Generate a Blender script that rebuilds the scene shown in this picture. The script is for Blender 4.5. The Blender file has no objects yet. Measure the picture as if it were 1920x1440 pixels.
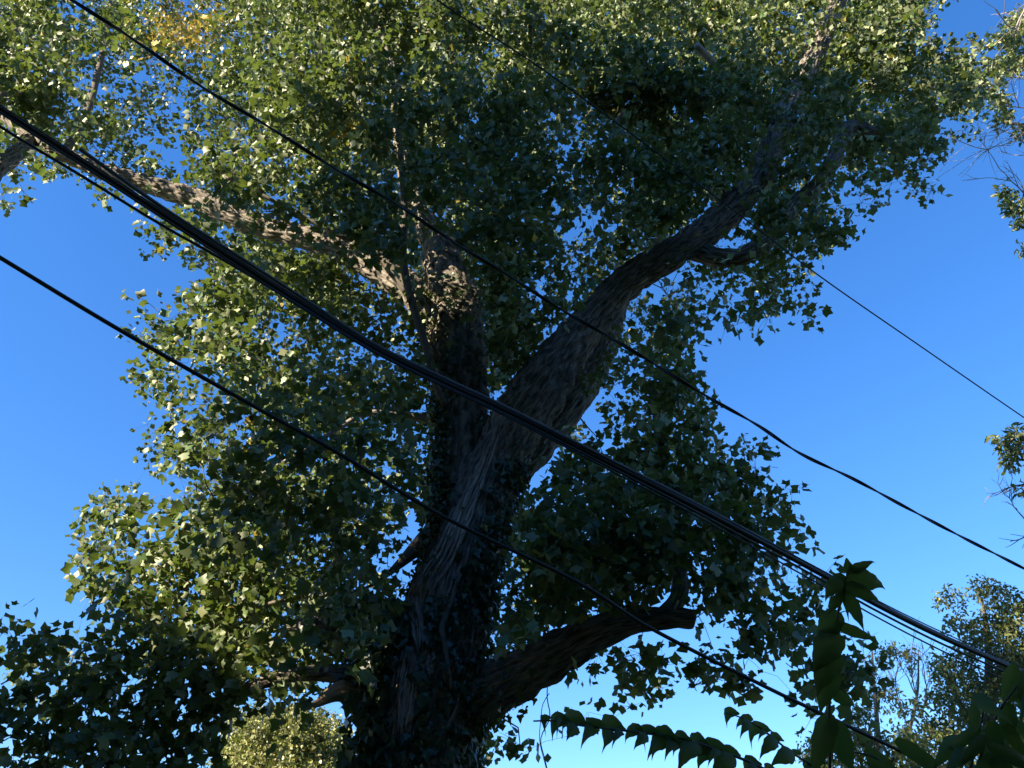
import bpy, math, random
import numpy as np
from mathutils import Vector, Matrix

SC = bpy.context.scene
COL = SC.collection
R = math.radians
rng = np.random.default_rng(7)
random.seed(7)

# ------------------------------------------------------------------ camera, sky, sun, exposure
PITCH = R(37.0)
FPX = 1442.0                      # focal length in photo pixels (1920 wide)
CAMZ = 1.6
cam_d = bpy.data.cameras.new('camera')
cam_d.sensor_width = 36.0
cam_d.lens = 36.0 * FPX / 1920.0
cam_d.clip_start = 0.05
cam_d.clip_end = 3000.0
cam = bpy.data.objects.new('camera', cam_d)
COL.objects.link(cam)
cam.location = (0, 0, CAMZ)
cam.rotation_euler = (math.pi / 2 + PITCH, 0, 0)
SC.camera = cam

SUN_EL = R(27.0)
SUN_AZ = R(127.0)                 # measured from the view direction towards the left
sun_vec = Vector((-math.cos(SUN_EL) * math.sin(SUN_AZ), math.cos(SUN_EL) * math.cos(SUN_AZ), math.sin(SUN_EL)))
world = bpy.data.worlds.new('World')
SC.world = world
world.use_nodes = True
wn = world.node_tree
wn.nodes.clear()
w_out = wn.nodes.new('ShaderNodeOutputWorld')
w_bg = wn.nodes.new('ShaderNodeBackground')
w_sky = wn.nodes.new('ShaderNodeTexSky')
w_sky.sky_type = 'NISHITA'
w_sky.sun_disc = False
w_sky.sun_elevation = SUN_EL
w_sky.sun_rotation = -SUN_AZ
w_sky.altitude = 0.0
w_sky.air_density = 1.0
w_sky.dust_density = 0.0
w_sky.ozone_density = 6.0
w_bg.inputs['Strength'].default_value = 0.10
w_hs = wn.nodes.new('ShaderNodeHueSaturation')
w_hs.inputs['Saturation'].default_value = 1.19
w_hs.inputs['Hue'].default_value = 0.511
wn.links.new(w_sky.outputs[0], w_hs.inputs['Color'])
w_gm = wn.nodes.new('ShaderNodeGamma')
w_gm.inputs['Gamma'].default_value = 0.85
wn.links.new(w_hs.outputs[0], w_gm.inputs['Color'])
wn.links.new(w_gm.outputs[0], w_bg.inputs['Color'])
wn.links.new(w_bg.outputs[0], w_out.inputs['Surface'])

sun_d = bpy.data.lights.new('sun', 'SUN')
sun_d.energy = 5.0
sun_d.angle = R(0.53)
sun_d.color = (1.0, 0.86, 0.64)
sun = bpy.data.objects.new('sun', sun_d)
COL.objects.link(sun)
sun.rotation_euler = (-sun_vec).to_track_quat('-Z', 'Y').to_euler()

SC.view_settings.view_transform = 'Standard'
SC.view_settings.look = 'None'
SC.view_settings.exposure = 2.0
SC.view_settings.gamma = 1.0
SC.view_settings.use_curve_mapping = False
SC.cycles.max_bounces = 8
SC.cycles.diffuse_bounces = 4
SC.cycles.transmission_bounces = 4
SC.cycles.transparent_max_bounces = 4

# ------------------------------------------------------------------ photo geometry
CT, ST = math.cos(PITCH), math.sin(PITCH)

def ray(px, py):
    u, v = px - 960.0, 720.0 - py
    return Vector((u, FPX * CT - v * ST, FPX * ST + v * CT))

def at(px, py, Y):
    """point seen in direction (px,py) at horizontal distance Y"""
    r = ray(px, py)
    r = r * (Y / r.y)
    return Vector((r.x, r.y, r.z + CAMZ))

def atd(px, py, d):
    """point seen in direction (px,py) at axial depth d"""
    r = ray(px, py) * (d / FPX)
    return Vector((r.x, r.y, r.z + CAMZ))

def project(P):
    P = np.asarray(P, float).reshape(-1, 3)
    x, y, z = P[:, 0], P[:, 1], P[:, 2] - CAMZ
    d = y * CT + z * ST
    v = -y * ST + z * CT
    d = np.where(np.abs(d) < 1e-4, 1e-4, d)
    return 960 + FPX * x / d, 720 - FPX * v / d, d

# ------------------------------------------------------------------ scene bookkeeping
def tag(o, label=None, cat=None, group=None, kind=None):
    if label: o['label'] = label
    if cat: o['category'] = cat
    if group: o['group'] = group
    if kind: o['kind'] = kind
    return o

def empty(name, loc, label=None, cat=None, group=None):
    o = bpy.data.objects.new(name, None)
    COL.objects.link(o)
    o.location = loc
    o.empty_display_size = 0.3
    return tag(o, label, cat, group)

def link(name, me, parent=None):
    o = bpy.data.objects.new(name, me)
    COL.objects.link(o)
    if parent is not None:
        o.parent = parent
        o.matrix_parent_inverse = Matrix.Translation(-Vector(parent.location))
    return o

def mesh_np(name, V, F, mat, tint=None, uv=None, smooth=False):
    """V (n,3); F (m,k) with one k; tint (n,3) point colours; uv (n,2)"""
    V = np.ascontiguousarray(V, dtype=np.float32)
    F = np.ascontiguousarray(F, dtype=np.int32)
    m, k = F.shape
    me = bpy.data.meshes.new(name)
    me.vertices.add(len(V))
    me.vertices.foreach_set('co', V.ravel())
    me.loops.add(m * k)
    me.loops.foreach_set('vertex_index', F.ravel())
    me.polygons.add(m)
    me.polygons.foreach_set('loop_start', np.arange(m, dtype=np.int32) * k)
    try:
        me.polygons.foreach_set('loop_total', np.full(m, k, dtype=np.int32))
    except Exception:
        pass
    if smooth:
        me.polygons.foreach_set('use_smooth', np.ones(m, dtype=bool))
    me.update(calc_edges=True)
    if tint is not None:
        a = me.attributes.new('tint', 'FLOAT_COLOR', 'POINT')
        c = np.ones((len(V), 4), np.float32)
        c[:, :3] = tint
        a.data.foreach_set('color', c.ravel())
    if uv is not None:
        l = me.uv_layers.new(name='UVMap')
        l.data.foreach_set('uv', np.ascontiguousarray(uv[F.ravel()], dtype=np.float32).ravel())
    me.materials.append(mat)
    return me

# ------------------------------------------------------------------ materials
def new_mat(name):
    m = bpy.data.materials.new(name)
    m.use_nodes = True
    nt = m.node_tree
    nt.nodes.clear()
    out = nt.nodes.new('ShaderNodeOutputMaterial')
    return m, nt, out

def N(nt, kind, **kw):
    n = nt.nodes.new(kind)
    for k, v in kw.items():
        setattr(n, k, v)
    return n

def mixc(nt, fac, a, b, blend='MIX'):
    n = nt.nodes.new('ShaderNodeMix')
    n.data_type = 'RGBA'
    n.blend_type = blend
    n.clamp_factor = True
    for sock, val in ((n.inputs[0], fac), (n.inputs[6], a), (n.inputs[7], b)):
        if hasattr(val, 'is_linked'):
            nt.links.new(val, sock)
        elif isinstance(val, (int, float)):
            sock.default_value = val
        else:
            sock.default_value = (*val, 1.0)
    return n.outputs[2]

def leaf_mat(name, top, under, yellow=(0.52, 0.37, 0.06), rough=0.42, trans=0.28, spec=0.5, tcol=(0.16, 0.22, 0.03)):
    m, nt, out = new_mat(name)
    L = nt.links
    att = N(nt, 'ShaderNodeAttribute', attribute_name='tint')
    sep = N(nt, 'ShaderNodeSeparateColor')
    L.new(att.outputs['Color'], sep.inputs[0])
    geo = N(nt, 'ShaderNodeNewGeometry')
    base = mixc(nt, geo.outputs['Backfacing'], top, under)
    br = N(nt, 'ShaderNodeMath', operation='MULTIPLY_ADD')          # leaf to leaf value
    L.new(sep.outputs[0], br.inputs[0]); br.inputs[1].default_value = 0.9; br.inputs[2].default_value = 0.55
    hs = N(nt, 'ShaderNodeHueSaturation')
    hu = N(nt, 'ShaderNodeMath', operation='MULTIPLY_ADD')
    L.new(sep.outputs[2], hu.inputs[0]); hu.inputs[1].default_value = -0.06; hu.inputs[2].default_value = 0.525
    L.new(hu.outputs[0], hs.inputs['Hue']); L.new(br.outputs[0], hs.inputs['Value']); L.new(base, hs.inputs['Color'])
    tc = N(nt, 'ShaderNodeTexCoord')
    nz = N(nt, 'ShaderNodeTexNoise')
    nz.inputs['Scale'].default_value = 28.0
    nz.inputs['Detail'].default_value = 2.0
    L.new(tc.outputs['Object'], nz.inputs['Vector'])
    mott = mixc(nt, nz.outputs[0], (0.72, 0.72, 0.70), (1.25, 1.25, 1.25))
    c1 = mixc(nt, 1.0, hs.outputs[0], mott, 'MULTIPLY')
    c2 = mixc(nt, sep.outputs[1], c1, yellow)
    p = N(nt, 'ShaderNodeBsdfPrincipled')
    L.new(c2, p.inputs['Base Color'])
    p.inputs['Roughness'].default_value = rough
    p.inputs['Specular IOR Level'].default_value = spec
    t = N(nt, 'ShaderNodeBsdfTranslucent')
    c3 = mixc(nt, sep.outputs[1], tcol, yellow)
    L.new(c3, t.inputs['Color'])
    mx = N(nt, 'ShaderNodeMixShader')
    mx.inputs[0].default_value = trans
    L.new(p.outputs[0], mx.inputs[1]); L.new(t.outputs[0], mx.inputs[2])
    L.new(mx.outputs[0], out.inputs['Surface'])
    return m

def bark_mat(name, c_a, c_b, moss=(0.05, 0.07, 0.02), moss_amt=0.3, scale=1.0, bump=0.6, pale=None):
    m, nt, out = new_mat(name)
    L = nt.links
    uv = N(nt, 'ShaderNodeUVMap', uv_map='UVMap')
    mp = N(nt, 'ShaderNodeMapping')
    mp.inputs['Scale'].default_value = (24 * scale, 4.2 * scale, 1)
    L.new(uv.outputs[0], mp.inputs[0])
    n1 = N(nt, 'ShaderNodeTexNoise'); n1.inputs['Scale'].default_value = 1.0; n1.inputs['Detail'].default_value = 6.0
    n1.inputs['Roughness'].default_value = 0.65; n1.inputs['Distortion'].default_value = 0.6
    L.new(mp.outputs[0], n1.inputs['Vector'])
    tc = N(nt, 'ShaderNodeTexCoord')
    n2 = N(nt, 'ShaderNodeTexNoise'); n2.inputs['Scale'].default_value = 1.6; n2.inputs['Detail'].default_value = 4.0
    L.new(tc.outputs['Object'], n2.inputs['Vector'])
    n3 = N(nt, 'ShaderNodeTexNoise'); n3.inputs['Scale'].default_value = 9.0; n3.inputs['Detail'].default_value = 5.0
    L.new(tc.outputs['Object'], n3.inputs['Vector'])
    rp = N(nt, 'ShaderNodeValToRGB')
    rp.color_ramp.elements[0].position = 0.40; rp.color_ramp.elements[1].position = 0.60
    rp.color_ramp.elements[0].color = (*c_a, 1); rp.color_ramp.elements[1].color = (*c_b, 1)
    L.new(n1.outputs[0], rp.inputs[0])
    r2 = N(nt, 'ShaderNodeValToRGB')
    r2.color_ramp.elements[0].position = 0.52; r2.color_ramp.elements[1].position = 0.66
    L.new(n2.outputs[0], r2.inputs[0])
    mm = N(nt, 'ShaderNodeMath', operation='MULTIPLY'); mm.inputs[1].default_value = moss_amt
    L.new(r2.outputs[0], mm.inputs[0])
    mm2 = N(nt, 'ShaderNodeMath', operation='MULTIPLY')
    L.new(mm.outputs[0], mm2.inputs[0]); L.new(n3.outputs[0], mm2.inputs[1])
    mm3 = N(nt, 'ShaderNodeMath', operation='MULTIPLY'); mm3.inputs[1].default_value = 1.7
    L.new(mm2.outputs[0], mm3.inputs[0])
    c = mixc(nt, mm3.outputs[0], rp.outputs[0], moss)
    if pale:
        r3 = N(nt, 'ShaderNodeValToRGB')
        r3.color_ramp.elements[0].position = 0.60; r3.color_ramp.elements[1].position = 0.70
        L.new(n3.outputs[0], r3.inputs[0])
        pm = N(nt, 'ShaderNodeMath', operation='MULTIPLY'); pm.inputs[1].default_value = 0.6
        L.new(r3.outputs[0], pm.inputs[0])
        c = mixc(nt, pm.outputs[0], c, pale)
    p = N(nt, 'ShaderNodeBsdfPrincipled')
    L.new(c, p.inputs['Base Color'])
    p.inputs['Roughness'].default_value = 0.9
    p.inputs['Specular IOR Level'].default_value = 0.2
    bp = N(nt, 'ShaderNodeBump'); bp.inputs['Strength'].default_value = bump; bp.inputs['Distance'].default_value = 0.045
    L.new(n1.outputs[0], bp.inputs['Height'])
    L.new(bp.outputs[0], p.inputs['Normal'])
    L.new(p.outputs[0], out.inputs['Surface'])
    return m

def plain_mat(name, c_a, c_b, rough=0.6, scale=20.0, spec=0.3):
    m, nt, out = new_mat(name)
    L = nt.links
    tc = N(nt, 'ShaderNodeTexCoord')
    n1 = N(nt, 'ShaderNodeTexNoise'); n1.inputs['Scale'].default_value = scale; n1.inputs['Detail'].default_value = 4.0
    L.new(tc.outputs['Object'], n1.inputs['Vector'])
    c = mixc(nt, n1.outputs[0], c_a, c_b)
    p = N(nt, 'ShaderNodeBsdfPrincipled')
    L.new(c, p.inputs['Base Color'])
    p.inputs['Roughness'].default_value = rough
    p.inputs['Specular IOR Level'].default_value = spec
    L.new(p.outputs[0], out.inputs['Surface'])
    return m

M = {}
M['leaf'] = leaf_mat('tulip_leaf', (0.062, 0.100, 0.028), (0.180, 0.212, 0.108), rough=0.50, trans=0.25, spec=0.42, tcol=(0.145, 0.205, 0.030))
M['ivy'] = leaf_mat('ivy_leaf', (0.020, 0.045, 0.016), (0.05, 0.075, 0.03), rough=0.38, trans=0.12)
M['weed'] = leaf_mat('weed_leaf', (0.040, 0.070, 0.020), (0.055, 0.085, 0.032), rough=0.62, spec=0.25, trans=0.32, tcol=(0.10, 0.16, 0.025))
M['far_leaf'] = leaf_mat('far_leaf', (0.19, 0.195, 0.062), (0.23, 0.235, 0.10), trans=0.25)
M['oak_leaf'] = leaf_mat('narrow_leaf', (0.11, 0.14, 0.042), (0.17, 0.20, 0.09), trans=0.28)
M['bark'] = bark_mat('furrowed_bark', (0.055, 0.046, 0.038), (0.26, 0.225, 0.19), pale=(0.28, 0.27, 0.24))
M['twig'] = plain_mat('twig_bark', (0.085, 0.07, 0.055), (0.17, 0.145, 0.12), 0.85)
M['pale_twig'] = plain_mat('grey_twig_bark', (0.16, 0.14, 0.125), (0.27, 0.245, 0.22), 0.85)
M['wood'] = bark_mat('weathered_wood', (0.13, 0.105, 0.085), (0.42, 0.36, 0.31), moss_amt=0.1, scale=1.3, bump=0.4)
M['cutwood'] = plain_mat('cut_wood', (0.26, 0.17, 0.10), (0.44, 0.31, 0.19), 0.85, 30)
M['stem'] = plain_mat('weed_stem', (0.045, 0.05, 0.03), (0.09, 0.08, 0.05), 0.5)
M['cable'] = plain_mat('black_cable', (0.010, 0.010, 0.011), (0.022, 0.022, 0.023), 0.5, 6)
M['greycable'] = plain_mat('grey_cable', (0.06, 0.06, 0.058), (0.11, 0.11, 0.105), 0.5, 6)
M['grass'] = plain_mat('grass_ground', (0.035, 0.055, 0.015), (0.085, 0.095, 0.035), 0.95, 3.0)

# ------------------------------------------------------------------ ground
gv = np.array([[-900, -900, 0], [900, -900, 0], [900, 900, 0], [-900, 900, 0]], float)
tag(link('ground', mesh_np('ground', gv, np.array([[0, 1, 2, 3]]), M['grass'])), kind='structure')

# ------------------------------------------------------------------ noise
def _hash(i, j, s):
    x = (i.astype(np.int64) * 374761393 + j.astype(np.int64) * 668265263 + s * 144665) & 0x7fffffff
    x = ((x ^ (x >> 13)) * 1274126177) & 0x7fffffff
    return ((x ^ (x >> 16)) & 0xffff) / 65535.0

def vnoise(x, y, s=0, wrap=None):
    xi, yi = np.floor(x), np.floor(y)
    fx, fy = x - xi, y - yi
    fx = fx * fx * (3 - 2 * fx); fy = fy * fy * (3 - 2 * fy)
    w = (lambda a: np.mod(a, wrap)) if wrap else (lambda a: a)
    a = _hash(w(xi), yi, s); b = _hash(w(xi + 1), yi, s); c = _hash(w(xi), yi + 1, s); d = _hash(w(xi + 1), yi + 1, s)
    return (a * (1 - fx) + b * fx) * (1 - fy) + (c * (1 - fx) + d * fx) * fy

def voro(x, y, s=0, wrap=None):
    """F2-F1 of a jittered grid, wrapped round the limb"""
    xi, yi = np.floor(x), np.floor(y)
    f1 = np.full(x.shape, 9.0); f2 = np.full(x.shape, 9.0)
    for i in (-1, 0, 1):
        for j in (-1, 0, 1):
            cx, cy = xi + i, yi + j
            wx = np.mod(cx, wrap) if wrap else cx
            px = cx + 0.15 + 0.7 * _hash(wx, cy, s + 1); py = cy + 0.1 + 0.8 * _hash(wx, cy, s + 2)
            d = np.sqrt((px - x) ** 2 + (py - y) ** 2)
            n1 = np.minimum(f1, d)
            f2 = np.minimum(np.maximum(f1, d), f2)
            f1 = n1
    return f2 - f1

# ------------------------------------------------------------------ tubes
def catmull(P, n_per):
    P = [np.asarray(p, float) for p in P]
    P = [2 * P[0] - P[1]] + P + [2 * P[-1] - P[-2]]
    out = []
    for i in range(1, len(P) - 2):
        n = n_per[i - 1] if hasattr(n_per, '__len__') else n_per
        t = np.linspace(0, 1, n, endpoint=False)[:, None]
        p0, p1, p2, p3 = P[i - 1], P[i], P[i + 1], P[i + 2]
        out.append(0.5 * ((2 * p1) + (-p0 + p2) * t + (2 * p0 - 5 * p1 + 4 * p2 - p3) * t ** 2 + (-p0 + 3 * p1 - 3 * p2 + p3) * t ** 3))
    out.append(P[-2][None, :])
    return np.vstack(out)

def frames(C):
    T = np.gradient(C, axis=0)
    T /= np.linalg.norm(T, axis=1, keepdims=True) + 1e-12
    A = np.zeros_like(T); B = np.zeros_like(T)
    ref = np.array([0, -1.0, 0.0]) if abs(T[0, 1]) < 0.9 else np.array([1.0, 0, 0])
    a = ref - T[0] * ref.dot(T[0]); a /= np.linalg.norm(a)
    for i in range(len(T)):
        a = a - T[i] * a.dot(T[i]); a /= np.linalg.norm(a) + 1e-12
        A[i] = a; B[i] = np.cross(T[i], a)
    return T, A, B

class Tubes:
    """collects many thin tubes into one mesh"""
    def __init__(s): s.V = []; s.F = []; s.n = 0; s.UV = []
    def add(s, C, rad, k=5):
        C = np.asarray(C, float); m = len(C)
        rad = np.broadcast_to(np.asarray(rad, float), (m,))
        T, A, B = frames(C)
        ang = np.arange(k) * 2 * math.pi / k
        V = C[:, None, :] + rad[:, None, None] * (np.cos(ang)[None, :, None] * A[:, None, :] + np.sin(ang)[None, :, None] * B[:, None, :])
        V = np.vstack([V.reshape(-1, 3), C[0] - T[0] * rad[0] * 0.3, C[-1] + T[-1] * rad[-1] * 0.3])
        i = np.arange(m - 1)[:, None] * k; j = np.arange(k)[None, :]; j2 = (j + 1) % k
        q = np.stack([i + j, i + j2, i + k + j2, i + k + j], -1).reshape(-1, 4)
        F = np.vstack([q[:, [0, 1, 2]], q[:, [0, 2, 3]]])
        jj = np.arange(k); jn = (jj + 1) % k; e = (m - 1) * k
        F = np.vstack([F, np.stack([np.full(k, m * k), jn, jj], 1), np.stack([np.full(k, m * k + 1), e + jj, e + jn], 1)])
        s.V.append(V); s.F.append(F + s.n); s.n += len(V)
        ln = np.concatenate([[0], np.cumsum(np.linalg.norm(np.diff(C, axis=0), axis=1))])
        uv = np.stack([np.tile(np.arange(k) / k * 2 * math.pi * rad.mean(), m), np.repeat(ln, k)], 1)
        s.UV.append(np.vstack([uv, [[0, 0], [0, ln[-1]]]]))
    def mesh(s, name, mat):
        return mesh_np(name, np.vstack(s.V), np.vstack(s.F), mat, uv=np.vstack(s.UV), smooth=True)

LIMBS = []      # (C, rad) of every thick limb, for branch growth and for keeping the view of it clear

def limb_path(pts, step=0.05):
    """pts: (px, py, width_px, Y)"""
    P, rr = [], []
    for px, py, w, Y in pts:
        p = at(px, py, Y)
        d = project([p])[2][0]
        P.append((p.x, p.y, p.z, w * 0.5 * d / FPX))
    n = [max(2, int(math.dist(P[i][:3], P[i + 1][:3]) / step)) for i in range(len(P) - 1)]
    Q = catmull(P, n)
    return Q[:, :3], np.maximum(Q[:, 3], 0.004)

def bark_tube(name, pts, parent, mat, step=0.055, amp=0.030, seed=0, cell=(0.070, 0.42), lump=0.05, cap=True, mat_cap=None, kk=None):
    C, rad = limb_path(pts, step)
    rm = float(np.median(rad))
    k = kk or int(np.clip(2 * math.pi * rm / 0.017, 20, 190))
    T, A, B = frames(C)
    ln = np.concatenate([[0], np.cumsum(np.linalg.norm(np.diff(C, axis=0), axis=1))])
    wrap = max(5, int(round(2 * math.pi * rm / cell[0])))
    ang = np.arange(k) / k * 2 * math.pi
    U, Vv = np.meshgrid(ang / (2 * math.pi) * wrap, ln / cell[1])
    wx = (vnoise(U * 0.5, Vv * 1.3, seed + 11, None) - 0.5) * 1.0
    edge = np.abs(np.mod(U + wrap / 2, wrap) - wrap / 2)        # fade the warp at the seam
    fade = np.clip(np.minimum(U, wrap - U) / 1.0, 0, 1)
    h = voro(U + wx * fade, Vv + 0.6 * vnoise(U * 0.8, Vv * 0.6, seed + 5) * fade, seed, wrap)
    h = np.clip(h * 1.35, 0, 1)
    h2 = vnoise(U * 2.0, Vv * 2.6, seed + 3, 2 * wrap)
    big = vnoise(ang[None, :] / (2 * math.pi) * 4 + 0 * Vv, Vv * cell[1] * 1.1, seed + 9, 4)
    am = np.minimum(amp, rad * 0.14)[:, None]
    rr = rad[:, None] * (0.97 + lump * 2 * (big - 0.5)) + am * 1.5 * (h - 0.7) + am * 0.35 * (h2 - 0.5)
    V = C[:, None, :] + rr[:, :, None] * (np.cos(ang)[None, :, None] * A[:, None, :] + np.sin(ang)[None, :, None] * B[:, None, :])
    m = len(C)
    Vf = np.vstack([V.reshape(-1, 3), C[0], C[-1]])
    i = np.arange(m - 1)[:, None] * k; j = np.arange(k)[None, :]; j2 = (j + 1) % k
    q = np.stack([i + j, i + j2, i + k + j2, i + k + j], -1).reshape(-1, 4)
    F = np.vstack([q[:, [0, 1, 2]], q[:, [0, 2, 3]]])
    jj = np.arange(k); jn = (jj + 1) % k; e = (m - 1) * k
    F = np.vstack([F, np.stack([np.full(k, m * k), jn, jj], 1), np.stack([np.full(k, m * k + 1), e + jj, e + jn], 1)])
    uv = np.stack([np.tile(ang * rm, m), np.repeat(ln, k)], 1)
    uv = np.vstack([uv, [[0, 0], [0, ln[-1]]]])
    o = link(name, mesh_np(name, Vf, F, mat, uv=uv, smooth=True), parent)
    o['_t'] = 0
    del o['_t']
    return o, C, rad, (V, k)

# ------------------------------------------------------------------ leaves
def template(kind):
    if kind == 'tulip':      # four-lobed tulip-poplar leaf
        s = [(0.50, 0.10), (0.46, 0.36), (0.30, 0.44), (0.46, 0.80), (0.22, 0.92)]
        mid = [(0, 0.0), (0, 0.45), (0, 0.82)]
    elif kind == 'ivy':
        s = [(0.30, -0.05), (0.52, 0.25), (0.28, 0.42), (0.16, 0.72)]
        mid = [(0, 0.0), (0, 0.35), (0, 1.0)]
    elif kind == 'tulip_far':
        s = [(0.50, 0.14), (0.32, 0.46), (0.42, 0.86)]
        mid = [(0, 0.0), (0, 0.45), (0, 0.82)]
    elif kind == 'tulip_small':
        s = [(0.50, 0.16), (0.43, 0.84)]
        mid = [(0, 0.0), (0, 0.45), (0, 0.76)]
    elif kind == 'patch':
        s = [(0.42, 0.5)]
        mid = [(0, 0.0), (0, 0.5), (0, 1.0)]
    elif kind == 'narrow':
        s = [(0.22, 0.3), (0.19, 0.7)]
        mid = [(0, 0.0), (0, 0.5), (0, 1.0)]
    else:                    # oval
        s = [(0.24, 0.14), (0.34, 0.42), (0.22, 0.78)]
        mid = [(0, 0.0), (0, 0.45), (0, 1.0)]
    V = [(x, y) for x, y in mid]
    nr = len(s)
    V += [(x, y) for x, y in s] + [(-x, y) for x, y in s]
    F = []
    Rr = [3 + i for i in range(nr)]; Ll = [3 + nr + i for i in range(nr)]
    ch = [0] + Rr + [2]
    for a, b in zip(ch[:-1], ch[1:]): F.append((1, a, b))
    ch = [0] + Ll + [2]
    for a, b in zip(ch[:-1], ch[1:]): F.append((1, b, a))
    return np.array(V, float), np.array(F, np.int32)

def unit(a):
    return a / (np.linalg.norm(a, axis=-1, keepdims=True) + 1e-9)

def leaf_arrays(kind, P, D, Nn, S, tint, fold=None, droop=None):
    """P base points, D tip directions, Nn normals, S sizes"""
    tv, tf = template(kind)
    n = len(P)
    D = unit(D)
    Nn = unit(Nn - D * (Nn * D).sum(1, keepdims=True))
    X = np.cross(D, Nn)
    if fold is None: fold = rng.uniform(-0.1, 0.8, n)
    if droop is None: droop = rng.uniform(-0.15, 0.55, n)
    z = fold[:, None] * np.abs(tv[None, :, 0]) - droop[:, None] * tv[None, :, 1] ** 2
    V = P[:, None, :] + S[:, None, None] * (tv[None, :, 0, None] * X[:, None, :] + tv[None, :, 1, None] * D[:, None, :] + z[:, :, None] * Nn[:, None, :])
    F = tf[None, :, :] + (np.arange(n) * len(tv))[:, None, None]
    tt = np.repeat(tint, len(tv), axis=0)
    return V.reshape(-1, 3), F.reshape(-1, 3), tt

def leaf_mesh(name, kind, P, D, Nn, S, tint, mat, **kw):
    V, F, T = leaf_arrays(kind, P, D, Nn, S, tint, **kw)
    return mesh_np(name, V, F, mat, tint=T)

def rand_tint(n, yellow=0.0):
    t = rng.random((n, 3))
    t[:, 1] = np.where(rng.random(n) < yellow, rng.uniform(0.4, 1.0, n), 0.0)
    return t

def spray_leaves(centres, counts, radius, size, up=0.9, flat=0.75):
    """leaves scattered about each spray centre; returns P, D, N, S, spray index"""
    idx = np.repeat(np.arange(len(centres)), counts)
    n = len(idx)
    off = rng.normal(0, 1, (n, 3)) * np.array([1, 1, flat])
    off = unit(off) * (rng.random((n, 1)) ** 0.45) * np.broadcast_to(radius, (len(centres),))[idx][:, None]
    P = centres[idx] + off
    D = unit(off) * 0.6 + rng.normal(0, 0.6, (n, 3)) + np.array([0, 0, -0.45])
    Nn = np.array([0, 0, up]) + rng.normal(0, 0.62, (n, 3)) + unit(off) * 0.35
    S = size * rng.uniform(0.5, 1.3, n)
    return P, D, Nn, S, idx

def pick_front(P, S, n_pick, cellpx=26, frame=(0, 0, 1920, 1440)):
    """indices of the leaves that show largest: front-most in its small cell of view"""
    px, py, d = project(P)
    ap = S * FPX / np.maximum(d, 0.1)
    ok = (px > frame[0]) & (px < frame[2]) & (py > frame[1]) & (py < frame[3]) & (d > 0.3)
    ids = np.nonzero(ok)[0]
    key = (py[ids] // cellpx).astype(int) * 1000 + (px[ids] // cellpx).astype(int)
    order = np.lexsort((d[ids], key))
    k2 = key[order]
    first = np.concatenate([[True], k2[1:] != k2[:-1]])
    front = ids[order[first]]
    return front[np.argsort(-ap[front])][:n_pick]

def leaf_objects(name, kind, sel, P, D, Nn, S, tint, mat, parent):
    """single leaves as parts, sharing a few meshes"""
    D = unit(D); Nn = unit(Nn - D * (Nn * D).sum(1, keepdims=True))
    protos = []
    for i in range(10):
        tv = np.array([[0.1 + 0.08 * i, 0.75 if i == 9 else 0.0, rng.random()]])
        me = leaf_mesh(name, kind, np.zeros((1, 3)), np.array([[0, 1.0, 0]]), np.array([[0, 0, 1.0]]), np.ones(1), tv, mat,
                       fold=np.array([rng.uniform(0, 0.4)]), droop=np.array([rng.uniform(0, 0.35)]))
        protos.append(me)
    for q in sel:
        y = tint[q, 1] > 0.3
        me = protos[9] if y else protos[int(rng.integers(0, 9))]
        o = bpy.data.objects.new(name, me)
        COL.objects.link(o)
        d = Vector(D[q]); nn = Vector(Nn[q]); x = d.cross(nn)
        m = Matrix(((x.x, d.x, nn.x, P[q][0]), (x.y, d.y, nn.y, P[q][1]), (x.z, d.z, nn.z, P[q][2]), (0, 0, 0, 1)))
        m = m @ Matrix.Scale(float(S[q]), 4)
        o.parent = parent
        o.matrix_parent_inverse = Matrix.Translation(-Vector(parent.location))
        o.matrix_basis = m

# ------------------------------------------------------------------ the big tree: trunk and limbs
base = at(775, 1440, 9.0)
tree = empty('tulip_tree', (base.x, 9.0, 0), 'huge old leafy tree with forked ivy-covered trunk filling the picture', 'tree')

P_T = [(752, 1880, 290, 9.05), (765, 1640, 255, 9.05), (778, 1440, 226, 9.05), (806, 1300, 196, 9.05), (840, 1150, 166, 9.05), (878, 1010, 138, 9.05), (918, 900, 114, 9.05), (955, 822, 96, 9.0)]
P_R = [(905, 930, 80, 9.0), (955, 822, 104, 8.95), (1002, 746, 112, 8.9), (1050, 674, 88, 8.85), (1110, 598, 74, 8.8), (1182, 524, 66, 8.7), (1262, 474, 60, 8.6), (1330, 430, 60, 8.6), (1390, 373, 58, 8.6), (1440, 300, 52, 8.7), (1474, 210, 46, 8.8), (1515, 125, 40, 8.9), (1552, 50, 35, 9.0), (1582, -30, 30, 9.2), (1605, -140, 22, 9.4)]
P_R2 = [(930, 930, 60, 9.3), (992, 848, 74, 9.4), (1060, 766, 72, 9.5), (1114, 690, 60, 9.8), (1142, 625, 48, 10.2), (1165, 560, 36, 10.7), (1200, 500, 24, 11.3), (1240, 440, 12, 11.8)]
P_R3 = [(1290, 462, 46, 8.75), (1345, 484, 40, 8.6), (1400, 478, 37, 8.5), (1450, 440, 36, 8.4), (1485, 390, 34, 8.4), (1530, 350, 32, 8.3), (1563, 300, 30, 8.3), (1580, 256, 29, 8.3), (1604, 236, 27, 8.3), (1638, 252, 25, 8.3)]
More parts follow.
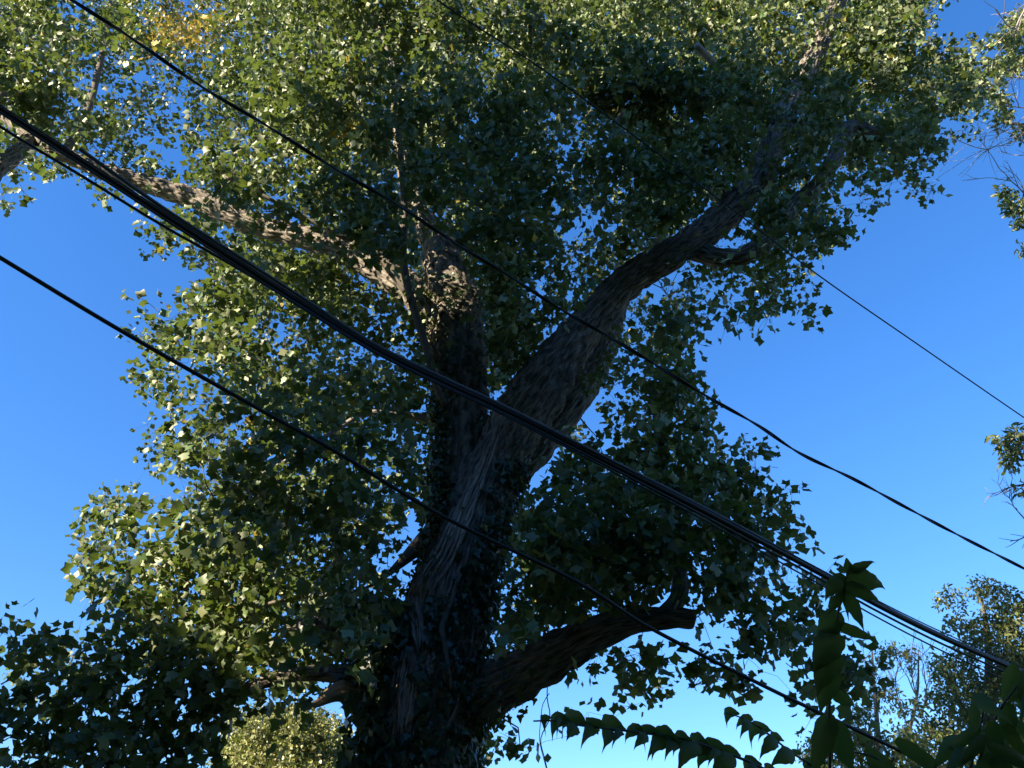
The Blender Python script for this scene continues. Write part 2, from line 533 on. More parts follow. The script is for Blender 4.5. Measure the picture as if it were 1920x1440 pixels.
P_L = [(858, 1040, 88, 9.2), (862, 940, 102, 9.25), (866, 840, 102, 9.3), (866, 740, 106, 9.35), (860, 640, 108, 9.4), (846, 545, 98, 9.5), (826, 475, 72, 9.6), (802, 425, 48, 9.7), (776, 375, 36, 9.8), (757, 310, 30, 10.0), (745, 210, 25, 10.3), (738, 80, 20, 10.6), (742, -80, 15, 10.9), (760, -250, 10, 11.2)]
P_LL = [(838, 625, 74, 9.45), (775, 548, 64, 9.6), (705, 502, 56, 9.8), (640, 468, 50, 10.0), (560, 442, 46, 10.2), (500, 427, 44, 10.3), (430, 402, 44, 10.4), (370, 374, 42, 10.5), (300, 352, 38, 10.6), (230, 334, 35, 10.6), (160, 308, 31, 10.7), (100, 280, 26, 10.8), (50, 250, 21, 10.9), (0, 215, 17, 11.0), (-90, 150, 12, 11.2)]
P_LL2 = [(62, 250, 26, 10.9), (44, 275, 32, 10.7), (20, 298, 32, 10.5), (-10, 322, 34, 10.3), (-60, 380, 36, 10.0), (-160, 500, 40, 9.6)]
P_RL = [(820, 1330, 130, 9.0), (900, 1300, 112, 8.9), (960, 1272, 98, 8.75), (1040, 1228, 86, 8.6), (1120, 1186, 68, 8.45), (1190, 1164, 48, 8.4), (1250, 1158, 40, 8.35), (1290, 1160, 38, 8.3), (1299, 1160, 35, 8.3), (1304, 1161, 24, 8.3)]
P_RU = [(1205, 1163, 34, 8.4), (1250, 1150, 36, 8.38), (1272, 1118, 36, 8.4), (1273, 1070, 34, 8.5), (1258, 1000, 31, 8.6), (1246, 930, 27, 8.8), (1238, 840, 20, 9.0), (1225, 740, 14, 9.2)]
P_BL = [(760, 1300, 66, 8.95), (690, 1268, 44, 8.75), (620, 1262, 34, 8.7), (560, 1264, 30, 8.7), (505, 1276, 28, 8.75), (460, 1294, 26, 8.85), (405, 1330, 23, 9.0), (340, 1358, 16, 9.2), (270, 1372, 11, 9.4), (200, 1365, 6, 9.6)]
P_BL2 = [(800, 1200, 90, 9.0), (720, 1188, 100, 8.8), (660, 1180, 84, 8.7), (610, 1176, 52, 8.6), (572, 1172, 24, 8.75), (545, 1170, 20, 8.9)]
P_ST = [(730, 1330, 60, 8.9), (690, 1316, 50, 8.7), (655, 1302, 36, 8.6), (640, 1296, 40, 8.55), (625, 1300, 34, 8.5), (608, 1312, 24, 8.45), (588, 1324, 10, 8.4)]
P_V = [(835, 760, 14, 8.75), (815, 715, 14, 8.6), (797, 645, 15, 8.45), (772, 565, 15, 8.3), (756, 485, 15, 8.2), (758, 385, 14, 8.1), (752, 300, 12, 8.0), (742, 205, 10, 7.9), (730, 110, 8, 7.8), (700, 20, 6, 7.7)]
P_B3 = [(770, 545, 30, 8.9), (690, 460, 14, 8.6), (640, 443, 11, 8.4), (560, 402, 9, 8.2), (490, 365, 7, 8.0), (420, 330, 4, 7.9)]
P_UL = [(120, 292, 20, 10.8), (160, 220, 16, 10.7), (180, 150, 12, 10.6), (200, 60, 9, 10.5), (215, -40, 6, 10.5)]
P_UL2 = [(-120, 330, 30, 10.2), (-40, 260, 26, 10.0), (10, 160, 20, 9.8), (30, 60, 14, 9.6), (40, -60, 9, 9.5)]
P_LM = [(850, 800, 40, 9.2), (770, 780, 16, 9.1), (690, 775, 12, 9.0), (640, 800, 10, 8.9), (560, 850, 8, 8.8), (470, 900, 6, 8.6), (400, 930, 4, 8.5)]
P_LO = [(800, 1010, 40, 9.1), (720, 1082, 9, 9.1), (660, 1110, 8, 9.2), (560, 1120, 8, 9.4), (420, 1150, 8, 9.6), (345, 1150, 7, 9.7), (305, 1090, 6, 9.7), (280, 1040, 4, 9.7)]
P_SB = [(1370, 170, 24, 8.8), (1340, 122, 15, 8.2), (1312, 92, 14, 7.7), (1306, 86, 13, 7.65)]
P_TR = [(1130, 300, 6, 7.6), (1180, 200, 12, 8.0), (1260, 260, 22, 8.5), (1370, 380, 40, 8.7)]

specs = [('trunk', P_T, 0.042, 190), ('limb', P_R, 0.042, 116), ('limb', P_R2, 0.038, None), ('limb', P_R3, 0.022, None), ('limb', P_L, 0.038, None),
         ('limb', P_LL, 0.038, None), ('limb', P_LL2, 0.022, None), ('limb', P_RL, 0.038, None), ('limb', P_RU, 0.02, None), ('limb', P_BL, 0.016, None),
         ('limb', P_BL2, 0.016, None), ('stub', P_ST, 0.028, None)]
SURF = {}
for q, (nm, pts, amp, kk) in enumerate(specs):
    o, C, rad, surf = bark_tube(nm, pts, tree, M['cutwood'] if nm == 'stub' else M['bark'], amp=amp, seed=q * 17, kk=kk,
                                lump=0.12 if nm == 'stub' else 0.05)
    LIMBS.append((C, rad))
    SURF[q] = (C, rad, surf)
for q, pts in enumerate((P_V, P_B3, P_UL, P_UL2, P_LM, P_LO, P_TR, P_SB)):
    C, rad = limb_path(pts, 0.08)
    tb = Tubes()
    tb.add(C, rad, 8)
    link('branch', tb.mesh('branch', M['pale_twig'] if q in (4, 7) else M['twig']), tree)
    LIMBS.append((C, rad))

# ------------------------------------------------------------------ foliage density, 40-pixel cells (near = shaded side, far = sunlit side)
NEAR = """
884201100122 1236 7887743333222223 3233333433310000
887311210011 1236 7887654455433323 4334433344420000
885211221111 1235 6776553377775555 5444444455553300
786211211112 4557 5766443446898888 6555555556654320
577323220122 4678 5655444546889988 8877666667765520
333332222233 3467 5457665653278889 9988766666763300
333433323567 7777 5468877665344799 9987776776732000
233124412577 8877 6438877888765799 9998786566641000
200002301577 6666 5468557886754479 8898746333430000
200000001257 5456 5578446886752456 6587774132000000
000000055323 3334 6677445777211456 3267877621000000
000000064212 3223 5665446666454432 2255776200000000
000000010353 3344 3455546665425310 6776651000000000
000000000253 3334 2356657765342002 5357650000000000
000000112243 2234 4445557776510026 4045440000000000
000000233443 1344 4545556665300256 5013000000000000
000000123444 3334 3435556773003456 4000000000000000
000000322334 4444 4455556760045455 5100000000000000
000000131233 3444 3565303400001355 5100000000000000
000000003343 4444 5554000000000455 5000000000000000
000000023344 4555 5544000000131466 5212000000000000
000000013344 4555 5554000002345676 7352000000000000
000000000134 5555 5454000001567776 7764000000000000
000012212345 5556 5554000044567777 6776400000000000
000023423444 5555 5523000166778888 7887500000000000
000033434555 5566 6412000056667888 8776400000000000
000034445556 6655 4312000047667775 5776400000000000
000344445666 6666 5433000267777612 1677543000000000
010003545666 6667 6542000367767614 1556664000000000
263124666777 7777 4321005777676410 0365661000000000
677456677788 7887 4320006665443254 1454555500000000
565666778887 8887 4300000000242663 0554246660000000
557667888887 1574 2000000000000000 0110045640000000
777778888862 1220 0000000000000000 0000003530000000
778888888742 0000 0000000000000000 0000000000000000
778888888751 0000 0000000000000000 0000000000000000
"""
FAR = """
221058774378 8885 3333456677788998 8876566577730000
223668789867 8875 3234566666677888 6877565666620000
236877878888 8875 3445664443335555 6775554545431300
323226522888 6664 5444566764212233 4555545544345630
533523423776 3533 6354566764221122 3233333432345520
577756742366 7643 7654443454211222 1222334455442100
457657423443 4444 6653444454222211 1122334345320000
343234242333 3344 4323433332222321 1112222232100000
200012223333 4345 5332553322223443 2211222111100000
200000002233 2444 6542664321112555 3211222101000000
000000012346 5345 5542664433101555 3211111100000000
000000012257 6666 5444665543223553 1111111000000000
000000000146 7766 4454334421234410 1111110000000000
000000000247 7776 3243334322232123 1111100000000000
000000125557 7656 3333334432222224 1011100000000000
000000334554 1344 3332225432222334 2010000000000000
000000133456 4233 2322226432222234 2000000000000000
000000454355 6544 3332223321122234 3100000000000000
000000033344 4655 4443223210001244 3100000000000000
000000004443 5666 4443100000001344 3000000000000000
000000034555 5544 4333100000120333 2212000000000000
000000024555 5444 4443000000211223 2110000000000000
000000001355 5544 4333100001122223 1100000000000000
000025413455 5444 4443000022332222 1110000000000000
000046423666 5545 5431000033221111 1110000000000000
000055434555 4454 3200000144432211 1110000000000000
000055445544 4454 3100000244322111 1110000000000000
000355544334 5554 3210000133211100 0110000000000000
000004433334 4333 2100000122110000 0000000000000000
000112333233 2222 1000000000000000 0000000000000000
011322232221 2111 1000000000000000 0000000000000000
113322111111 1111 1000000000000000 0000000000000000
111100000000 0100 0000000002220440 0000000000000000
000000000000 0000 0000000340010000 0000000000000000
000000000000 0000 0000003630000000 0000000000000000
000000000000 0000 0000005510000000 0000000000000000
"""
def parse(s):
    rows = [r.replace(' ', '') for r in s.strip().split('\n')]
    assert len(rows) == 36 and all(len(r) == 48 for r in rows), [(i, len(r)) for i, r in enumerate(rows) if len(r) != 48]
    return np.array([[int(c) for c in r] for r in rows], float)

def extend(D, left_rows, bottom):
    H, W = D.shape
    top, lf, bt = 7, 6, 3
    E = np.zeros((H + top + bt, W + lf))
    E[top:top + H, lf:] = D
    for i in range(top):
        E[i, lf:] = np.convolve(D[0], np.ones(3) / 3, 'same') * (0.85 - 0.07 * (top - i))
    for j in range(lf):
        E[:, j] = E[:, lf] * (0.9 - 0.06 * (lf - j))
    for i in range(bt):
        E[top + H + i, :lf + bottom] = E[top + H - 1, :lf + bottom] * 0.8
    return E, top, lf

def vn3(p):
    return vnoise(p[0] * 1.1 + p[1] * 0.31, p[2] * 1.1 - p[1] * 0.57, 91) * 0.6 + vnoise(p[1] * 1.3 + 7.7, p[2] * 0.9 + p[0] * 0.4, 92) * 0.6

def cells_to_sprays(COV, ylo, yhi, leaf_size, per=11):
    E, top, lf = extend(COV, None, 9)
    C, cnt, big = [], [], []
    for (r, c), cov in np.ndenumerate(E):
        if cov <= 0: continue
        acc = cov * 1600.0
        out_ = r < top - 1 or c < lf - 1 or r > top + 36
        lsz = leaf_size * (2.1 if out_ else 1.0)
        while acc > 0:
            px = (c - lf + rng.uniform(-0.15, 1.15, 5)) * 40; py = (r - top + rng.uniform(-0.15, 1.15, 5)) * 40
            lo, hi = ylo(px[0], py[0]), yhi(px[0], py[0])
            Y = lo + (hi - lo) * rng.random(5)
            cand = np.array([tuple(at(a, b, y)) for a, b, y in zip(px, py, Y)])
            p = cand[int(np.argmax(vn3(cand.T)))]
            d = (p[1] * CT + (p[2] - CAMZ) * ST)
            a = 0.30 * (lsz * FPX / d) ** 2
            n = max(4, int(rng.normal(per, per * 0.25)))
            if acc < a * n and rng.random() > acc / (a * n): break
            acc -= a * n
            C.append(tuple(p)); cnt.append(n); big.append(2.1 if out_ else 1.0)
    return np.array(C), np.array(cnt), np.array(big)

def y_near_lo(px, py): return 6.9 + 0.0009 * abs(px - 900) + (0.9 if py > 1000 and px < 620 else 0)
def y_near_hi(px, py): return 9.0 + 0.0004 * abs(px - 900) + (0.7 if py > 1000 and px < 620 else 0)
def y_far_lo(px, py): return 9.9
def y_far_hi(px, py): return 14.5 if py < 900 else 12.5

LEAF = 0.106
DN, DF = parse(NEAR), parse(FAR)
DN[21:33, 24:42] = np.where(DN[21:33, 24:42] > 2, np.minimum(9, DN[21:33, 24:42] + 1.6), DN[21:33, 24:42])
DF[2:9, 2:10] *= 0.72
TOT = DN + DF
COV = -np.log(1 - 0.97 * np.minimum(TOT, 9.9) / 10) * 1.5
cn, kn, gn = cells_to_sprays(np.where(TOT > 0, COV * DN / np.maximum(TOT, 1), 0), y_near_lo, y_near_hi, LEAF, per=17)
cf, kf, gf = cells_to_sprays(np.where(TOT > 0, COV * DF / np.maximum(TOT, 1) * 1.2, 0), y_far_lo, y_far_hi, LEAF, per=20)
CEN = np.vstack([cn, cf]); CNT = np.concatenate([kn, kf]); BIG = np.concatenate([gn, gf])
rad_s = rng.uniform(0.15, 0.36, len(CEN))
P, D, Nn, S, idx = spray_leaves(CEN, CNT, rad_s, LEAF * np.where(np.repeat(np.arange(len(CEN)), CNT) < len(cn), 1.12, 0.98) * np.repeat(BIG, CNT), up=0.45)
px, py, dd = project(P)

# keep the sight of limbs and cables as open as the photograph shows it
def near_line(pts, grow=1.0):
    """(inside mask, limb depth) for a pixel polyline (x, y, w, Y)"""
    ins = np.zeros(len(px), bool); dep = np.full(len(px), -1.0)
    for a, b in zip(pts[:-1], pts[1:]):
        ax, ay, aw, aY = a; bx, by, bw, bY = b
        L2 = (bx - ax) ** 2 + (by - ay) ** 2
        t = np.clip(((px - ax) * (bx - ax) + (py - ay) * (by - ay)) / L2, 0, 1)
        dx = px - (ax + t * (bx - ax)); dy = py - (ay + t * (by - ay))
        w = (aw + t * (bw - aw)) * 0.5 * grow
        hit = dx * dx + dy * dy < w * w
        da = project([at(ax, ay, aY)])[2][0]; db = project([at(bx, by, bY)])[2][0]
        ins |= hit
        dep = np.where(hit, np.maximum(dep, da + t * (db - da)), dep)
    return ins, dep

keep = np.ones(len(P), bool)
for pts, sl, prob in ((P_T, slice(0, 8), 1.0), (P_R, slice(0, 9), 0.97), (P_R, slice(9, 14), 0.38), (P_R2, slice(0, 3), 0.7), (P_R3, slice(1, 10), 0.5), (P_L, slice(0, 7), 0.97), (P_L, slice(6, 9), 0.6),
                      (P_LL, slice(1, 5), 0.55), (P_LL, slice(4, 7), 0.4), (P_LL, slice(6, 14), 0.8), (P_LL2, slice(0, 6), 0.95), (P_RL, slice(0, 8), 0.98), (P_RU, slice(0, 4), 0.75), (P_BL, slice(2, 7), 0.6),
                      (P_ST, slice(2, 7), 1.0), (P_V, slice(0, 8), 0.8), (P_LM, slice(2, 4), 0.9), (P_SB, slice(1, 4), 0.95)):
    ins, dep = near_line(pts[sl], 1.12)
    keep &= ~(ins & (dd < dep + 0.25) & (rng.random(len(P)) < prob))
# the long left limb stands in the sun: few leaves between it and the light
sv = np.array(sun_vec)
for (C_, r_), prob in ((LIMBS[5], 0.72), (LIMBS[6], 0.6)):
    Q = C_[::8]
    best = np.full(len(P), 9.0)
    for c_ in Q:
        w_ = P - c_
        t_ = w_ @ sv
        dist = np.linalg.norm(w_ - t_[:, None] * sv, axis=1)
        best = np.where((t_ > 0) & (t_ < 6), np.minimum(best, dist), best)
    keep &= ~((best < 0.30) & (rng.random(len(P)) < prob))
P, D, Nn, S, idx, px, py, dd = (a[keep] for a in (P, D, Nn, S, idx, px, py, dd))

tint = rand_tint(len(P), 0.006)
yel = np.exp(-(((px - 345) / 62) ** 2 + ((py - 55) / 45) ** 2)) + 0.7 * np.exp(-(((px - 660) / 22) ** 2 + ((py - 240) / 22) ** 2))
tint[:, 1] = np.maximum(tint[:, 1], np.where(rng.random(len(P)) < yel, rng.uniform(0.5, 1.0, len(P)), 0))
sel = pick_front(P, S, 300, frame=(0, 0, 1920, 1440))
leaf_objects('leaf', 'tulip', sel, P, D, Nn, S, tint, M['leaf'], tree)
rest = np.ones(len(P), bool); rest[sel] = False
isfar = idx >= len(cn)
a = leaf_arrays('tulip_far', *(q[rest & ~isfar] for q in (P, D, Nn, S, tint)))
b = leaf_arrays('tulip_small', *(q[rest & isfar] for q in (P, D, Nn, S, tint)))
fo = link('foliage', mesh_np('foliage', np.vstack([a[0], b[0]]), np.vstack([a[1], b[1] + len(a[0])]), M['leaf'], tint=np.vstack([a[2], b[2]])), tree)
tag(fo, kind='stuff')
print('leaves on the big tree', len(P), 'sprays', len(CEN))

# branchlets joining every spray to the limbs
def grow_branches(centres, limbs, name, parent, mat, main=0.16, r0=0.011, rtip=0.0035, ksides=4, sag=0.12, extra=()):
    nodes = np.vstack([C[::6] for C, r in limbs]); nrad = np.concatenate([r[::6] for C, r in limbs])
    tb = Tubes()
    order = rng.permutation(len(centres))
    nm = int(len(centres) * main)
    d0 = np.array([np.min(((nodes - c) ** 2).sum(1)) for c in centres[order[:nm]]])
    first = order[:nm][np.argsort(d0)]
    seq = list(first) + list(order[nm:])
    buf = np.zeros((len(nodes) + 7 * len(centres), 3)); buf[:len(nodes)] = nodes
    brad = np.zeros(len(buf)); brad[:len(nodes)] = nrad
    n = len(nodes)
    for q, ci in enumerate(seq):
        c = centres[ci]
        d = ((buf[:n] - c) ** 2).sum(1)
        j = int(np.argmin(d)); a = buf[j]; L = math.sqrt(d[j])
        if L < 0.04: continue
        kp = 6 if q < nm else 4
        t = np.linspace(0, 1, kp)[:, None]
        side = rng.normal(0, 0.09, 3) * L
        bow = np.array([0, 0, sag * L]) + side
        w2 = rng.normal(0, 0.035, (kp, 3)) * L; w2[0] = 0; w2[-1] = 0
        path = a + (c - a) * t + bow * (4 * t * (1 - t)) * 0.5 + w2
        rs = min(brad[j] * 0.8, rtip + r0 * min(L, 1.6)) if q < nm else min(brad[j] * 0.8, rtip + 0.006 * min(L, 1.2))
        rad = rs + (rtip * 0.6 - rs) * t[:, 0]
        tb.add(path, np.maximum(rad, 0.002), ksides)
        buf[n:n + kp - 1] = path[1:]; brad[n:n + kp - 1] = np.maximum(rad[1:], 0.003); n += kp - 1
    for a_, b_ in extra:
        tb.add(np.array([a_, b_]), np.array([0.0028, 0.0016]), 3)
    o = link(name, tb.mesh(name, mat), parent)
    tag(o, kind='stuff')
    return o
# fine stalks in the thin outer sprays, where single leaves stand against the sky
_cx, _cy, _cd = project(CEN)
_ci, _cj = np.clip((_cy // 40).astype(int), 0, 35), np.clip((_cx // 40).astype(int), 0, 47)
thin = (TOT[_ci, _cj] <= 5) & (_cx > 0) & (_cx < 1920) & (_cy > 0) & (_cy < 1440)
stalks = []
for q in np.nonzero(thin[idx])[0]:
    if rng.random() < 0.42: stalks.append((CEN[idx[q]], P[q]))
grow_branches(CEN, LIMBS, 'branchlets', tree, M['twig'], main=0.2, r0=0.012, ksides=3, extra=stalks)

# ------------------------------------------------------------------ torn bare wood on the trunk
_sv = np.vstack([SURF[q][2][0].reshape(-1, 3) for q in (0, 1, 4)])
_sx, _sy, _sd = project(_sv)
def surf_hit(x, y, rad=11):
    m = (np.abs(_sx - x) < rad) & (np.abs(_sy - y) < rad)
    if not m.any(): return None
    return float(np.percentile(_sd[m], 8))

def torn(pts, n, seed, parent, mat):
    """ragged split wood: long splinters lying in the trunk surface along (px, py, width_px)"""
    rg_ = np.random.default_rng(seed)
    pts = np.array(pts, float)
    sg = np.concatenate([[0], np.cumsum(np.hypot(*np.diff(pts[:, :2], axis=0).T))])
    for q in range(n):
        lane = (q + 0.5) / n * 2 - 1 + rg_.normal(0, 0.08)
        a, b = sorted(rg_.random(2))
        a = a * 0.35; b = 1 - (1 - b) * 0.35
        s = np.linspace(a, b, 12) * sg[-1]
        x = np.interp(s, sg, pts[:, 0]); y = np.interp(s, sg, pts[:, 1]); w_ = np.interp(s, sg, pts[:, 2])
        tx, ty = np.gradient(x), np.gradient(y); l = np.hypot(tx, ty)
        x = x - ty / l * lane * w_ * 0.5 + rg_.normal(0, 0.9, 12); y = y + tx / l * lane * w_ * 0.5
        d = [surf_hit(u, v) for u, v in zip(x, y)]
        if any(e is None for e in d): continue
        d = np.convolve(np.pad(d, 2, 'edge'), np.ones(5) / 5, 'valid') - rg_.uniform(0.0, 0.03)
        C = np.array([tuple(atd(u, v, e)) for u, v, e in zip(x, y, d)])
        r = w_ / n * 0.5 * rg_.uniform(1.1, 1.8) * d / FPX * np.clip(np.minimum(np.arange(12), 11 - np.arange(12)) / 2.5, 0.12, 1) * rg_.uniform(0.75, 1.25, 12)
        C = catmull(np.column_stack([C, np.maximum(r, 0.003)]), 3)
        tb = Tubes(); tb.add(C[:, :3], C[:, 3], 6)
        link('splinter', tb.mesh('splinter', mat), parent)
torn([(943, 770, 12), (925, 822, 22), (900, 890, 30), (868, 965, 38), (836, 1040, 46), (802, 1094, 44), (780, 1114, 26)], 9, 3, tree, M['wood'])
torn([(772, 1108, 26), (778, 1150, 34), (784, 1200, 28), (786, 1230, 14)], 6, 13, tree, M['wood'])
torn([(758, 1200, 12), (748, 1250, 26), (740, 1300, 28), (738, 1320, 16)], 5, 17, tree, M['wood'])
torn([(808, 1218, 16), (808, 1244, 18), (806, 1270, 14)], 3, 23, tree, M['wood'])
torn([(772, 1245, 30), (764, 1310, 34), (757, 1360, 26), (752, 1390, 14)], 6, 29, tree, M['wood'])

# ------------------------------------------------------------------ ivy climbing the trunk
ivy = empty('climbing_ivy', (base.x, 8.3, 0), 'dark green ivy covering the lower trunk of the big tree', 'ivy')
def poly_in(x, y, poly):
    ins = np.zeros(len(x), bool); n = len(poly)
    for i in range(n):
        x1, y1 = poly[i]; x2, y2 = poly[(i + 1) % n]
        c = ((y1 > y) != (y2 > y)) & (x < (x2 - x1) * (y - y1) / (y2 - y1 + 1e-9) + x1)
        ins ^= c
    return ins
BARE = [[(930, 760), (960, 800), (925, 880), (900, 980), (870, 1060), (835, 1120), (775, 1130), (765, 1100), (820, 1010), (870, 900)],
        [(845, 745), (905, 730), (915, 860), (895, 905), (850, 930), (845, 840)],
        [(758, 1100), (800, 1110), (800, 1230), (770, 1240)], [(740, 1200), (785, 1230), (780, 1370), (745, 1385), (725, 1320)], [(795, 1210), (822, 1220), (818, 1270), (798, 1270)]]
iP, iD, iN, iS = [], [], [], []
def ivy_on(q, lo, hi, dens, bare_ok=True, size=0.10, fn=None):
    C, rad, (V, k) = SURF[q]
    m = len(C)
    area = float((2 * math.pi * rad[:-1] * np.linalg.norm(np.diff(C, axis=0), axis=1)).sum())
    n = int(area * dens * 1.3)
    i = rng.integers(0, m - 1, n); j = rng.integers(0, k, n)
    p = V[i, j]
    nor = unit(p - C[i])
    x, y, d = project(p)
    ok = (y > lo) & (y < hi)
    facing = (nor * unit(np.array([0, 0, CAMZ]) - p)).sum(1) > -0.1
    for poly in BARE:
        ok &= ~(poly_in(x, y, poly) & facing & (rng.random(n) < 0.94))
    if fn is not None: ok &= rng.random(n) < fn(x, y)
    p, nor = p[ok], nor[ok]; n = len(p)
    iP.append(p + nor * rng.uniform(0.02, 0.11, (n, 1)))
    iD.append(np.array([0, 0, -0.9]) + nor * 0.45 + rng.normal(0, 0.45, (n, 3)))
    iN.append(nor * 0.9 + np.array([0, 0, 0.45]) + rng.normal(0, 0.28, (n, 3)))
    iS.append(0.86 * size * rng.uniform(0.55, 1.25, n))
sm = lambda a, b, t: np.clip((t - a) / (b - a), 0, 1)
ivy_on(0, 860, 2200, 300, fn=lambda x, y: np.clip(0.6 + sm(930, 1080, y), 0, 1), size=0.105)
ivy_on(4, 500, 1100, 520, fn=lambda x, y: np.where(x < 858, 1.0, 0.45) * sm(490, 570, y), size=0.095)
ivy_on(1, 700, 1000, 260, fn=lambda x, y: np.where(x < 985, 0.75, 0.15) * sm(690, 780, y), size=0.075)
ivy_on(10, 900, 1500, 330, fn=lambda x, y: sm(560, 640, x), size=0.11)
ivy_on(9, 900, 1500, 260, fn=lambda x, y: sm(600, 700, x), size=0.11)
ivy_on(11, 900, 1500, 260, fn=lambda x, y: sm(650, 680, x), size=0.10)
ivy_on(7, 900, 1500, 260, fn=lambda x, y: 1 - sm(880, 1010, x), size=0.10)
# loose ivy bushing out low on the left of the trunk
nb = 2600
bx, by = rng.uniform(625, 800, nb), rng.uniform(1120, 1700, nb)
w = np.clip((bx - 640 + 0.10 * (by - 1250)) / 70, 0, 1) * (rng.random(nb) < 0.9)
ok = rng.random(nb) < w
for poly in BARE: ok &= ~poly_in(bx, by, poly)
bp = np.array([tuple(at(a, b, rng.uniform(8.30, 8.75))) for a, b in zip(bx[ok], by[ok])])
iP.append(bp); iD.append(np.array([0, -0.3, -0.9]) + rng.normal(0, 0.5, (len(bp), 3)))
iN.append(np.array([-0.15, -0.8, 0.55]) + rng.normal(0, 0.35, (len(bp), 3))); iS.append(0.125 * rng.uniform(0.55, 1.25, len(bp)))
nb = 1500
bx, by = rng.uniform(780, 862, nb), rng.uniform(740, 1080, nb)
ok = rng.random(nb) < np.clip((bx - 778 - 0.06 * np.abs(by - 950)) / 26, 0, 1)
for poly in BARE: ok &= ~poly_in(bx, by, poly)
bp = np.array([tuple(at(a, b, rng.uniform(8.72, 9.1))) for a, b in zip(bx[ok], by[ok])])
iP.append(bp); iD.append(np.array([0, -0.3, -0.9]) + rng.normal(0, 0.5, (len(bp), 3)))
iN.append(np.array([-0.25, -0.8, 0.45]) + rng.normal(0, 0.35, (len(bp), 3))); iS.append(0.095 * rng.uniform(0.55, 1.25, len(bp)))
iP, iD, iN, iS = np.vstack(iP), np.vstack(iD), np.vstack(iN), np.concatenate(iS)
it = rand_tint(len(iP), 0.004)
isel = pick_front(iP, iS, 300, cellpx=18)
leaf_objects('leaf', 'ivy', isel, iP, iD, iN, iS, it, M['ivy'], ivy)
rest = np.ones(len(iP), bool); rest[isel] = False
tag(link('foliage', leaf_mesh('foliage', 'ivy', iP[rest], iD[rest], iN[rest], iS[rest], it[rest], M['ivy']), ivy), kind='stuff')
for pts in ([(864, 1075, 6, 8.34), (852, 1110, 9, 8.33), (838, 1150, 11, 8.31), (828, 1175, 12, 8.30), (832, 1200, 11, 8.30), (838, 1240, 9, 8.30), (846, 1290, 8, 8.32)],
            [(862, 1300, 3, 8.2), (852, 1335, 5, 8.2), (838, 1360, 4, 8.25)], [(918, 1030, 3, 8.35), (926, 1050, 4, 8.3), (922, 1075, 4, 8.3), (914, 1080, 3, 8.35)],
            [(742, 1330, 4, 8.3), (735, 1400, 5, 8.3), (730, 1480, 6, 8.3)]):
    pts = [(x, y, w_, (lambda dd_: atd(x, y, dd_ - 0.07).y)(surf_hit(x, y) or 8.9)) for x, y, w_, _ in pts]
    C, rad = limb_path(pts, 0.05)
    tb = Tubes(); tb.add(C, rad, 7)
    link('vine_stem', tb.mesh('vine_stem', M['twig']), ivy)
print('ivy leaves', len(iP))

# vine tendrils hanging under the low limb
ten = empty('hanging_vine', tuple(at(1025, 1250, 8.4)), 'thin bare vine tendrils hanging below the low right limb', 'vine')
for pts in ([(1027, 1270, 2, 8.4), (1026, 1310, 2.2, 8.4), (1031, 1345, 2.2, 8.4), (1014, 1385, 2, 8.4), (1022, 1425, 2, 8.4), (1035, 1480, 2, 8.4)],
            [(1030, 1300, 1.6, 8.4), (1018, 1320, 1.6, 8.4), (1014, 1350, 1.6, 8.4), (1012, 1390, 1.5, 8.4), (1024, 1440, 1.5, 8.4)],
            [(1297, 1250, 2, 8.2), (1312, 1262, 2.4, 8.2), (1300, 1280, 2, 8.2), (1306, 1296, 1.6, 8.2)]):
    C, rad = limb_path(pts, 0.05)
    tb = Tubes(); tb.add(C, rad, 5)
    link('tendril', tb.mesh('tendril', M['twig']), ten)

# ------------------------------------------------------------------ overhead cables
def cable_curve(pts):
    """pts (px, py, depth): inverse depth is linear along a straight cable"""
    P = [tuple(atd(x, y, d)) for x, y, d in pts]
    return catmull(P, 14)

def idepth(x, x0, x1, d0, d1):
    t = (x - x0) / (x1 - x0)
    return 1 / ((1 - t) / d0 + t / d1)

def cable(name, xy, x0, x1, d0, d1, wpx, label, group=None, mat='cable', twist=False):
    pts = [(x, y, idepth(x, x0, x1, d0, d1)) for x, y in xy]
    C = cable_curve(pts)
    dm = 0.5 * (d0 + d1)
    r = wpx * 0.5 * dm / FPX
    tb = Tubes()
    if not twist:
        tb.add(C, r, 8)
        o = link(name, tb.mesh(name, M[mat]))
        o.matrix_world = Matrix.Identity(4)
    else:
        root = empty(name, tuple(C[0]))
        # two strands laid round one another
        n = 700
        s = np.linspace(0, len(C) - 1, n)
        Cf = np.stack([np.interp(s, np.arange(len(C)), C[:, a]) for a in range(3)], 1)
        T, A, B = frames(Cf)
        ln = np.concatenate([[0], np.cumsum(np.linalg.norm(np.diff(Cf, axis=0), axis=1))])
        for ph in (0, math.pi):
            a = ln / 1.15 * 2 * math.pi + ph * np.clip((ln - ln[-1] * 0.35) / 2.0, 0.55, 1)
            t2 = Tubes()
            t2.add(Cf + r * 0.62 * (np.cos(a)[:, None] * A + np.sin(a)[:, None] * B), r * 0.62, 6)
            link('strand', t2.mesh('strand', M[mat]), root)
        o = root
    tag(o, label, 'cable', group)
    return o

